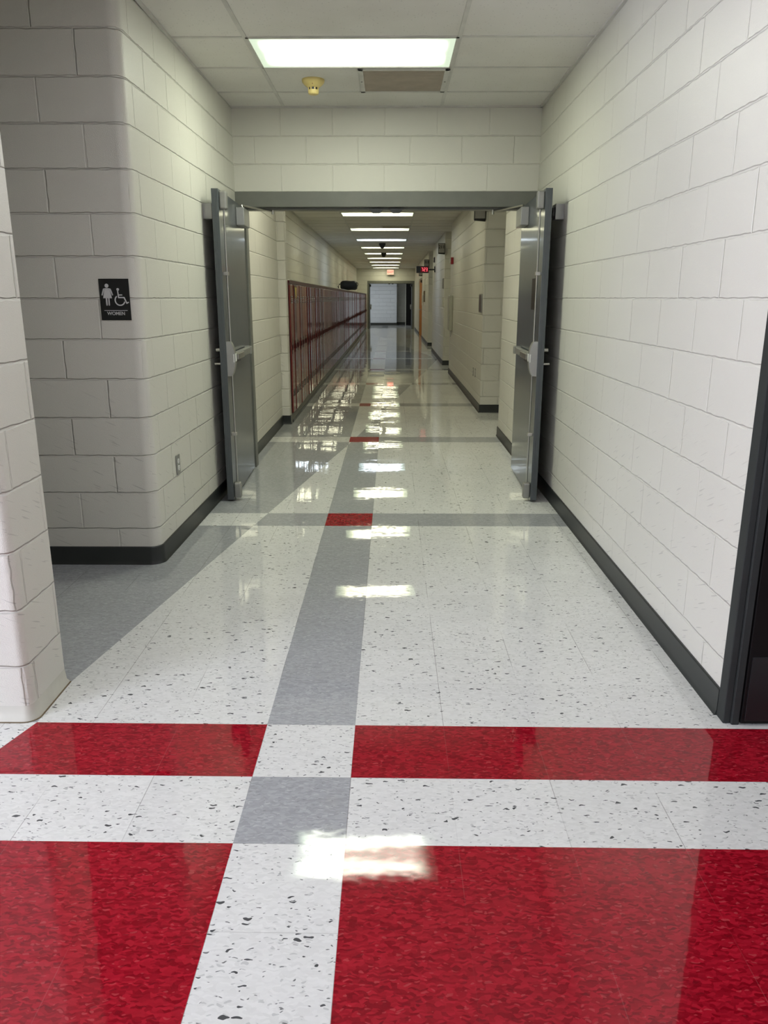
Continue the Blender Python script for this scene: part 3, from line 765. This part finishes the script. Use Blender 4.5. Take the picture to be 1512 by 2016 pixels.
# ------------------------------------------------------------------ restroom sign
sg = thing('restroom_sign', 'black restroom sign with woman and wheelchair symbols reading WOMEN on the alcove wall', 'sign', (-1.3985, 4.08, 1.418))
bm = bmesh.new(); box(bm, -0.076, 0.076, -0.005, 0, -0.1015, 0.1015, 0, 0.001); link('plate', bm, 'black', sg)
Z0, Z1 = 0.0050, 0.0062
def circ(cx, cy, r, n=20): return [(cx+r*math.cos(2*math.pi*k/n), cy+r*math.sin(2*math.pi*k/n)) for k in range(n)]
def sp(px, py):   # zoomed-photo units -> plate metres
    v = (py-895)/1210.0
    return ((px-(650+ (py-290)*0.082-0))/870*0.150 - 0.006, -v*0.203)
bm = bmesh.new()
wx = -0.036
flat(bm, circ(wx, 0.0675, 0.0098), Z0, Z1)
flat(bm, [(wx-0.012, 0.0555), (wx+0.012, 0.0555), (wx+0.0225, 0.0065), (wx-0.0225, 0.0065)], Z0, Z1)
for s in (-1, 1):
    stroke(bm, [(wx+s*0.010, 0.0520), (wx+s*0.0165, 0.0505), (wx+s*0.0262, 0.0232)], 0.0066, Z0, Z1)
    flat(bm, circ(wx+s*0.0262, 0.0232, 0.0033, 10), Z0, Z1)
    stroke(bm, [(wx+s*0.0060, 0.0070), (wx+s*0.0060, -0.0265)], 0.0072, Z0, Z1)
    flat(bm, circ(wx+s*0.0060, -0.0265, 0.0036, 10), Z0, Z1)
link('woman_symbol', bm, 'signwhite', sg)
bm = bmesh.new()
ax = 0.0225
flat(bm, circ(ax-0.0035, 0.0495, 0.0068), Z0, Z1)
stroke(bm, [(ax-0.0050, 0.0460), (ax-0.0025, 0.0100), (ax+0.0255, 0.0100), (ax+0.0370, -0.0175), (ax+0.0475, -0.0130)], 0.0058, Z0, Z1)
stroke(bm, [(ax-0.0030, 0.0225), (ax+0.0170, 0.0225)], 0.0056, Z0, Z1)
cx, cy, rr = ax+0.0035, -0.0035, 0.0245
stroke(bm, [(cx+rr*math.cos(R(a)), cy+rr*math.sin(R(a))) for a in range(128, 352, 8)], 0.0056, Z0, Z1)
link('wheelchair_symbol', bm, 'signwhite', sg)
bm = bmesh.new(); flat(bm, [(-0.058, -0.0525), (0.060, -0.0525), (0.060, -0.0553), (-0.058, -0.0553)], Z0, Z1); link('rule_line', bm, 'signwhite', sg)
text_obj('lettering', 'WOMEN', 0.0232, 'signwhite', sg, (0.001, -0.0052, -0.0690), bold=0.0004)

# outlets
def outlet(x, y, z, s, label, w=0.070, h=0.115, plate='dsteel'):
    root = thing('power_outlet', label, 'outlet', (x, y, z), (0, 0, 0))
    bm = bmesh.new(); q = (0, 0.006) if s > 0 else (-0.006, 0); box(bm, q[0], q[1], -w/2, w/2, -h/2, h/2, 0, 0.0015); link('cover_plate', bm, plate, root)
    for k in (-1, 1):
        bm = bmesh.new(); lathe(bm, [(0, 0), (0.0165, 0), (0.0155, 0.003), (0, 0.003)], 20)
        rc = link('receptacle', bm, 'white', root, loc=(s*0.0058, 0, k*0.0195), rot=(0, R(90)*s, 0))
        bm = bmesh.new(); box(bm, -0.006, -0.003, -0.008, -0.006, 0.0028, 0.0036); box(bm, -0.006, -0.003, 0.006, 0.008, 0.0028, 0.0036); box(bm, 0.005, 0.009, -0.002, 0.002, 0.0028, 0.0036)
        link('socket_slots', bm, 'black', rc)
    return root
outlet(-1.2635, 4.52, 0.472, 1, 'steel power outlet low on the left wall between the corner and the gray door')
outlet(1.15, 10.66, 0.452, -1, 'nearer of the two power outlets low on the right wall beyond the gray door', plate='greyplate')
outlet(1.15, 10.93, 0.442, -1, 'farther of the two power outlets low on the right wall beyond the gray door', plate='greyplate')
outlet(1.15, 15.27, 0.77, -1, 'power outlet under the pale wall box', plate='greyplate')

# wall plates
def plate(name, y0, y1, z0, z1, mat, label, cat, th=0.012):
    root = thing(name, label, cat, (1.15, (y0+y1)/2, (z0+z1)/2))
    bm = bmesh.new(); box(bm, -th, 0, -(y1-y0)/2, (y1-y0)/2, -(z1-z0)/2, (z1-z0)/2, 0, 0.002); link('panel', bm, mat, root)
    bm = bmesh.new(); box(bm, -th*1.15, -th*0.9, -(y1-y0)/2+0.012, (y1-y0)/2-0.012, -(z1-z0)/2+0.012, (z1-z0)/2-0.012, 0, 0.001); link('insert', bm, 'brownplate', root)
    return root
plate('room_sign', 10.07, 10.30, 1.25, 1.475, 'greyplate', 'dark brown room plaque on the wall edge beyond the right gray door', 'sign', 0.020)
plate('room_sign', 17.46, 17.68, 1.62, 1.84, 'greyplate', 'dark upper plaque on the wall edge below the second number sign', 'sign', 0.02)
o = thing('wall_notice', 'pale narrow notice below the dark plaque on the second wall edge', 'notice', (1.15, 17.58, 1.345))
bm = bmesh.new(); box(bm, -0.022, 0, -0.10, 0.10, -0.10, 0.10, 0, 0.002); link('frame', bm, 'trimpale', o)
bm = bmesh.new(); box(bm, -0.024, -0.021, -0.088, 0.088, -0.088, 0.088, 0, 0.001); link('sheet', bm, 'paper', o)
plate('wall_thermostat', 21.2, 21.38, 2.32, 2.45, 'brownplate', 'small dark wall device high above the clock bracket', 'thermostat', 0.03)

# fire alarm
root = thing('fire_alarm', 'red fire alarm strobe high on the right corridor wall', 'fire alarm', (1.15, 14.93, 2.083))
bm = bmesh.new(); box(bm, -0.052, -0.004, -0.055, 0.055, -0.060, 0.060, 0, 0.006); link('housing', bm, 'red', root)
bm = bmesh.new(); box(bm, -0.072, -0.052, -0.030, 0.030, -0.028, 0.036, 0, 0.006); link('strobe_lens', bm, 'white', root)
bm = bmesh.new(); box(bm, -0.004, 0.0, -0.060, 0.060, -0.066, 0.066, 0, 0.001); link('added_back_plate', bm, 'white', root)  # unseen back plate, added between the alarm housing and the wall
# pale box below it
root = thing('wall_cabinet', 'pale narrow box standing off the right wall below the red fire alarm', 'cabinet', (1.15, 15.0, 1.16))
bm = bmesh.new(); box(bm, -0.065, 0, -0.16, 0.16, -0.32, 0.32, 0, 0.012); link('case', bm, 'tin', root)
bm = bmesh.new(); box(bm, -0.074, -0.065, -0.145, 0.145, -0.30, 0.30, 0, 0.004); dd = link('door', bm, 'tin', root)
bm = bmesh.new(); box(bm, -0.082, -0.073, -0.12, -0.10, -0.03, 0.03, 0, 0.003); link('latch', bm, 'steel', dd)

# projecting room number signs
def number_sign(y, z0, z1, num, label, w=0.142):
    root = thing('room_number_sign', label, 'sign', (1.15, y, (z0+z1)/2), group='projecting room number signs')
    h = (z1-z0)/2
    bm = bmesh.new(); box(bm, -w, 0, -0.012, 0.03, -h, h, 0, 0.002); link('board', bm, 'black', root)
    bm = bmesh.new(); box(bm, -w+0.010, -0.010, -0.0145, -0.012, -h+0.010, h-0.010, 0, 0.0005); link('face', bm, 'greyplate', root)
    if num: text_obj('number', num, 0.088, 'black', root, (-w/2, -0.0150, 0.022), bold=0.002)
    bm = bmesh.new()
    va = [bm.verts.new(p) for p in ((-w, -0.012, -h), (0, -0.012, -h), (0, 0.03, -h), (-w, 0.03, -h), (-w*0.98, 0.0, -h-0.014), (-0.004, 0.0, -h-0.026))]
    for f in ((0, 1, 5, 4), (3, 4, 5, 2), (0, 4, 3), (1, 2, 5), (0, 3, 2, 1)): bm.faces.new([va[i] for i in f])
    bmesh.ops.recalc_face_normals(bm, faces=bm.faces[:]); link('bracket', bm, 'black', root)
number_sign(10.03, 2.345, 2.545, '210', 'projecting gray sign reading 210 just under the near door header')
number_sign(17.37, 2.345, 2.545, '211', 'projecting gray sign reading 211 past the fire alarm')
number_sign(24.53, 2.335, 2.545, '212', 'projecting number sign directly above the red clock display')
number_sign(29.44, 2.215, 2.335, None, 'small dark projecting sign below the left end of the clock', w=0.13)

# clock
ck = thing('digital_clock', 'black digital wall clock showing 7:23 in red', 'clock', (0.825, 21.0, 2.138))
bm = bmesh.new(); box(bm, -0.160, 0.158, -0.02, 0.16, -0.084, 0.084, 0, 0.006); link('case', bm, 'black', ck)
bm = bmesh.new(); box(bm, -0.050, 0.145, -0.0225, -0.02, -0.066, 0.066, 0, 0.001); link('display', bm, M['disp'] if 'disp' in M else 'black', ck)
M['disp'] = glow('dark_red_display', (0.16, 0.004, 0.008), 0.15); ck.children[-1].data.materials[0] = M['disp']
M['led'] = glow('red_led', (1.0, 0.12, 0.16), 1.9)
SEG = {'7': 'abc', '2': 'abged', '3': 'abgcd'}
def digit(ch, cx, w, h):
    bm = bmesh.new(); t_ = 0.0068
    s = {'a': [(cx-w, h), (cx+w, h)], 'g': [(cx-w, 0), (cx+w, 0)], 'd': [(cx-w, -h), (cx+w, -h)], 'b': [(cx+w, h), (cx+w, 0)], 'c': [(cx+w, 0), (cx+w, -h)], 'f': [(cx-w, h), (cx-w, 0)], 'e': [(cx-w, 0), (cx-w, -h)]}
    for q in SEG[ch]: stroke(bm, s[q], t_, 0.0225, 0.0245)
    link('digit', bm, M['led'], ck)
digit('7', -0.012, 0.014, 0.040); digit('2', 0.050, 0.014, 0.040); digit('3', 0.102, 0.014, 0.040)
for zz in (0.016, -0.016):
    bm = bmesh.new(); flat(bm, circ(0.019, zz, 0.005, 8), 0.0225, 0.0245); link('colon_dot', bm, M['led'], ck)
bm = bmesh.new(); tube(bm, [(0.158, 0.07, 0.0), (0.305, 0.07, 0.0)], 0.018, 10); br = link('bracket_arm', bm, 'black', ck, smooth=50)
bm = bmesh.new(); box(bm, 0.300, 0.325, 0.0, 0.14, -0.065, 0.075, 0, 0.004); link('mounting_plate', bm, 'black', ck)

# exit sign
ex = thing('exit_sign', 'lit red exit sign under the ceiling above the far doorway', 'sign', (-0.012, 38.05, 2.598))
bm = bmesh.new(); box(bm, -0.165, 0.165, -0.02, 0.03, -0.115, 0.115, 0, 0.004); link('housing', bm, 'trimpale', ex)
M['exitface'] = glow('exit_face', (1.0, 0.36, 0.28), 0.8); M['exitred'] = glow('exit_letters', (1.0, 0.05, 0.05), 0.9)
bm = bmesh.new(); box(bm, -0.15, 0.15, -0.0225, -0.02, -0.10, 0.10); link('face', bm, M['exitface'], ex)
text_obj('lettering', 'EXIT', 0.13, 'exitred', ex, (0, -0.024, -0.005), bold=0.003)
bm = bmesh.new(); box(bm, -0.03, 0.03, -0.01, 0.02, 0.115, 0.177); link('stem', bm, 'trimpale', ex)

# papers by the orange door
for y0, y1, z0, z1, mt, lab in ((28.1, 29.4, 1.18, 1.62, 'paper', 'pale paper notices on the wall just before the orange door'), (26.9, 27.9, 1.30, 1.66, 'tan', 'small brown notice on the wall nearer than the pale papers')):
    o = thing('wall_notice', lab, 'notice', (1.148, (y0+y1)/2, (z0+z1)/2))
    bm = bmesh.new(); box(bm, -0.012, 0, -(y1-y0)/2, (y1-y0)/2, -(z1-z0)/2, (z1-z0)/2, 0, 0.002); link('sheet', bm, mt, o)
    bm = bmesh.new(); box(bm, -0.015, -0.011, -(y1-y0)/2+0.1, -(y1-y0)/2+0.35, -(z1-z0)/2+0.08, (z1-z0)/2-0.1); link('printed_patch', bm, 'brownplate', o)
    for e in (-1, 1):
        bm = bmesh.new(); tube(bm, [(-0.012, e*((y1-y0)/2-0.03), (z1-z0)/2-0.02), (-0.02, e*((y1-y0)/2-0.03), (z1-z0)/2-0.02)], 0.006, 8); link('pin', bm, 'red', o)

# ------------------------------------------------------------------ lockers
LX = -1.148; LW = 0.3048; LZ0, LZ1 = 0.102, 1.585
Y0 = 9.205
NL = int((38.18-Y0)/LW)
UN = 'first second third fourth fifth sixth seventh eighth ninth tenth eleventh twelfth thirteenth fourteenth fifteenth sixteenth seventeenth eighteenth nineteenth'.split()
TN = ['', '', 'twent', 'thirt', 'fort', 'fift', 'sixt', 'sevent', 'eight', 'ninet']
def ordinal(n):
    if n < 20: return UN[n-1]
    return TN[n//10] + ('ieth' if n % 10 == 0 else 'y-' + UN[n % 10 - 1])
def make_locker():
    root = thing('locker', '', 'locker', (LX, Y0, 0), group='row of red lockers')
    bm = bmesh.new(); box(bm, -0.40, -0.017, 0.0008, LW-0.0008, LZ0, LZ1); body = link('body', bm, 'lockerframe', root)
    # door: pan with turned edges, hinged at its far side
    bm = bmesh.new(); box(bm, -0.017, 0.0, -(LW-0.022), 0, LZ0+0.012, LZ1-0.010, 0, 0.0025)
    d = link('door', bm, 'locker', root, loc=(0, LW-0.011, 0))
    for zc, n in ((1.405, 4), (0.34, 4)):
        bm = bmesh.new()
        for k in range(n):
            z = zc + (k-(n-1)/2)*0.022
            v = [bm.verts.new(p) for p in ((0.0, -0.225, z+0.008), (0.0, -0.07, z+0.008), (0.008, -0.075, z-0.004), (0.008, -0.22, z-0.004), (0.0, -0.225, z-0.004), (0.0, -0.07, z-0.004))]
            for f in ((0, 1, 2, 3), (3, 2, 5, 4), (0, 3, 4), (1, 5, 2)): bm.faces.new([v[i] for i in f])
        bmesh.ops.recalc_face_normals(bm, faces=bm.faces[:])
        link('louver', bm, 'slot', d)
    bm = bmesh.new(); box(bm, 0.0, 0.003, -(LW-0.022), -(LW-0.075), 0.80, 0.94, 0, 0.001); hd = link('handle_recess', bm, 'slot', d)
    bm = bmesh.new(); box(bm, 0.003, 0.016, -(LW-0.032), -(LW-0.062), 0.84, 0.90, 0, 0.003); link('handle', bm, 'lockerframe', hd)
    return root, body, d
root0, body0, door0 = make_locker()
def copy_tree(o, parent=None):
    c = o.copy(); C.objects.link(c); c.parent = parent
    for ch in list(o.children): copy_tree(ch, c)
    return c
rl = random.Random(3)
for k in range(NL):
    r_ = root0 if k == 0 else copy_tree(root0)
    r_.location = (LX, Y0 + k*LW, 0)
    lab = 'red metal locker, %s from the white pilaster' % ordinal(k+1)
    if k == NL-1: lab = 'red metal locker, last of the row against the far doorway wall'
    r_['label'] = lab
    for ch in r_.children:
        if ch.name.startswith('door'):
            ch.rotation_euler = (0, 0, R(max(-0.4, rl.gauss(0.2, 0.8)) if k not in (6, 10) else 1.6))
EY = Y0 + NL*LW
bm = bmesh.new(); box(bm, -1.56, LX-0.012, 9.205, EY, 0, 0.1015, 0, 0.003); struct('trim_5', bm, 'curb', 'gray curb under the row of red lockers', 'trim')
bm = bmesh.new(); box(bm, LX-0.006, LX-0.002, 9.205, EY, 0.0, 0.03)
box(bm, LX-0.012, LX-0.006, 9.205, EY, 0.0, 0.03); struct('trim_6', bm, 'base', 'thin black strip at the foot of the locker curb', 'trim')
bm = bmesh.new(); box(bm, -1.60, LX-0.004, 9.205, EY, LZ1, 1.622, 0); struct('trim_7', bm, 'lockerframe', 'red fascia along the locker tops, shade painted in', 'trim')
bm = bmesh.new(); box(bm, -1.60, LX+0.004, 9.205, EY, 1.622, 1.634, 0, 0.001); struct('trim_8', bm, 'trimpale', 'thin pale cap along the locker tops', 'trim')

# yellow pennant on the second locker
pn = thing('pennant', 'yellow pennant taped to the top of the second red locker', 'pennant', (LX+0.012, 9.205+LW*1.45, 1.49))
bm = bmesh.new()
pp = [(-0.095, 0.070), (0.095, 0.070), (0.030, -0.072), (-0.004, -0.072)]
a = [bm.verts.new((0, y, z)) for y, z in pp]; c = [bm.verts.new((0.003, y, z)) for y, z in pp]
for i in range(4): bm.faces.new((a[i], a[(i+1) % 4], c[(i+1) % 4], c[i]))
bm.faces.new(c); bm.faces.new(a[::-1]); bmesh.ops.recalc_face_normals(bm, faces=bm.faces[:]); link('cloth', bm, 'yellow', pn)
bm = bmesh.new(); box(bm, 0.003, 0.0045, -0.095, 0.095, 0.058, 0.070); link('band', bm, 'tan', pn)

# bag on the lockers
bg = thing('duffel_bag', 'black duffel bag resting on top of the red lockers', 'bag', (-1.135, 22.0, 1.636))
bm = bmesh.new()
NU, NV = 20, 16; rings = []
for i in range(NU+1):
    q = i/NU; x = -0.225 + 0.45*q
    e = 1 - abs(2*q-1)**7*0.38
    ring = []
    for k in range(NV):
        a = 2*math.pi*k/NV; ca, sa = math.cos(a), math.sin(a)
        yy = math.copysign(abs(ca)**0.6, ca)*0.20*e; zz = 0.122 + math.copysign(abs(sa)**0.55, sa)*0.122*e
        zz = max(0.0, zz + 0.006*math.sin(9*q+3*a))
        ring.append(bm.verts.new((x, yy, zz)))
    rings.append(ring)
for a_, c_ in zip(rings, rings[1:]):
    for k in range(NV): bm.faces.new((a_[k], a_[(k+1) % NV], c_[(k+1) % NV], c_[k]))
bm.faces.new(rings[0][::-1]); bm.faces.new(rings[-1])
bmesh.ops.recalc_face_normals(bm, faces=bm.faces[:]); link('body', bm, 'bag', bg, smooth=60)
bm = bmesh.new(); tube(bm, [(0.222, -0.02, 0.20), (0.245, -0.05, 0.185), (0.252, -0.06, 0.15), (0.245, -0.05, 0.115), (0.222, -0.02, 0.10)], 0.009, 8); link('end_handle', bm, 'bag', bg, smooth=60)
bm = bmesh.new(); tube(bm, [(-0.215, -0.03, 0.16), (-0.255, -0.08, 0.15), (-0.285, -0.10, 0.10), (-0.270, -0.12, 0.03), (-0.20, -0.12, 0.012)], 0.013, 8); link('strap', bm, 'bag', bg, smooth=60)

# ------------------------------------------------------------------ world, camera, colour
w = bpy.data.worlds.new('World'); sc.world = w; w.use_nodes = True
w.node_tree.nodes['Background'].inputs[0].default_value = (0.75, 0.8, 0.9, 1); w.node_tree.nodes['Background'].inputs[1].default_value = 0.0

cam = bpy.data.cameras.new('camera'); co = bpy.data.objects.new('camera', cam); C.objects.link(co)
cam.sensor_fit = 'VERTICAL'; cam.sensor_height = 24.0; cam.lens = 24.0*1530/2016
cam.clip_start = 0.05; cam.clip_end = 200
co.location = (0, 0, 1.425); co.rotation_euler = (R(90-15.385), 0, R(0.4694))
sc.camera = co
sc.view_settings.view_transform = 'Standard'; sc.view_settings.look = 'None'
sc.view_settings.exposure = 0.15; sc.view_settings.gamma = 1.0
try: sc.view_settings.use_curve_mapping = False
except Exception: pass
sc.cycles.max_bounces = 6; sc.cycles.diffuse_bounces = 4; sc.cycles.glossy_bounces = 3; sc.cycles.transmission_bounces = 0; sc.cycles.transparent_max_bounces = 2
sc.cycles.use_adaptive_sampling = True; sc.cycles.adaptive_threshold = 0.12; sc.cycles.adaptive_min_samples = 16
sc.cycles.caustics_refractive = False
sc.cycles.sample_clamp_indirect = 8.0
sc.cycles.use_denoising = True
for k in ('lens_near', 'lens_hall', 'lens_first', 'lens_blue', 'lens_lobby', 'lens_cool', 'lens_far', 'daylight'):
    M[k].cycles.emission_sampling = 'FRONT'
for k in ('disp', 'led', 'exitface', 'exitred'):
    M[k].cycles.emission_sampling = 'NONE'
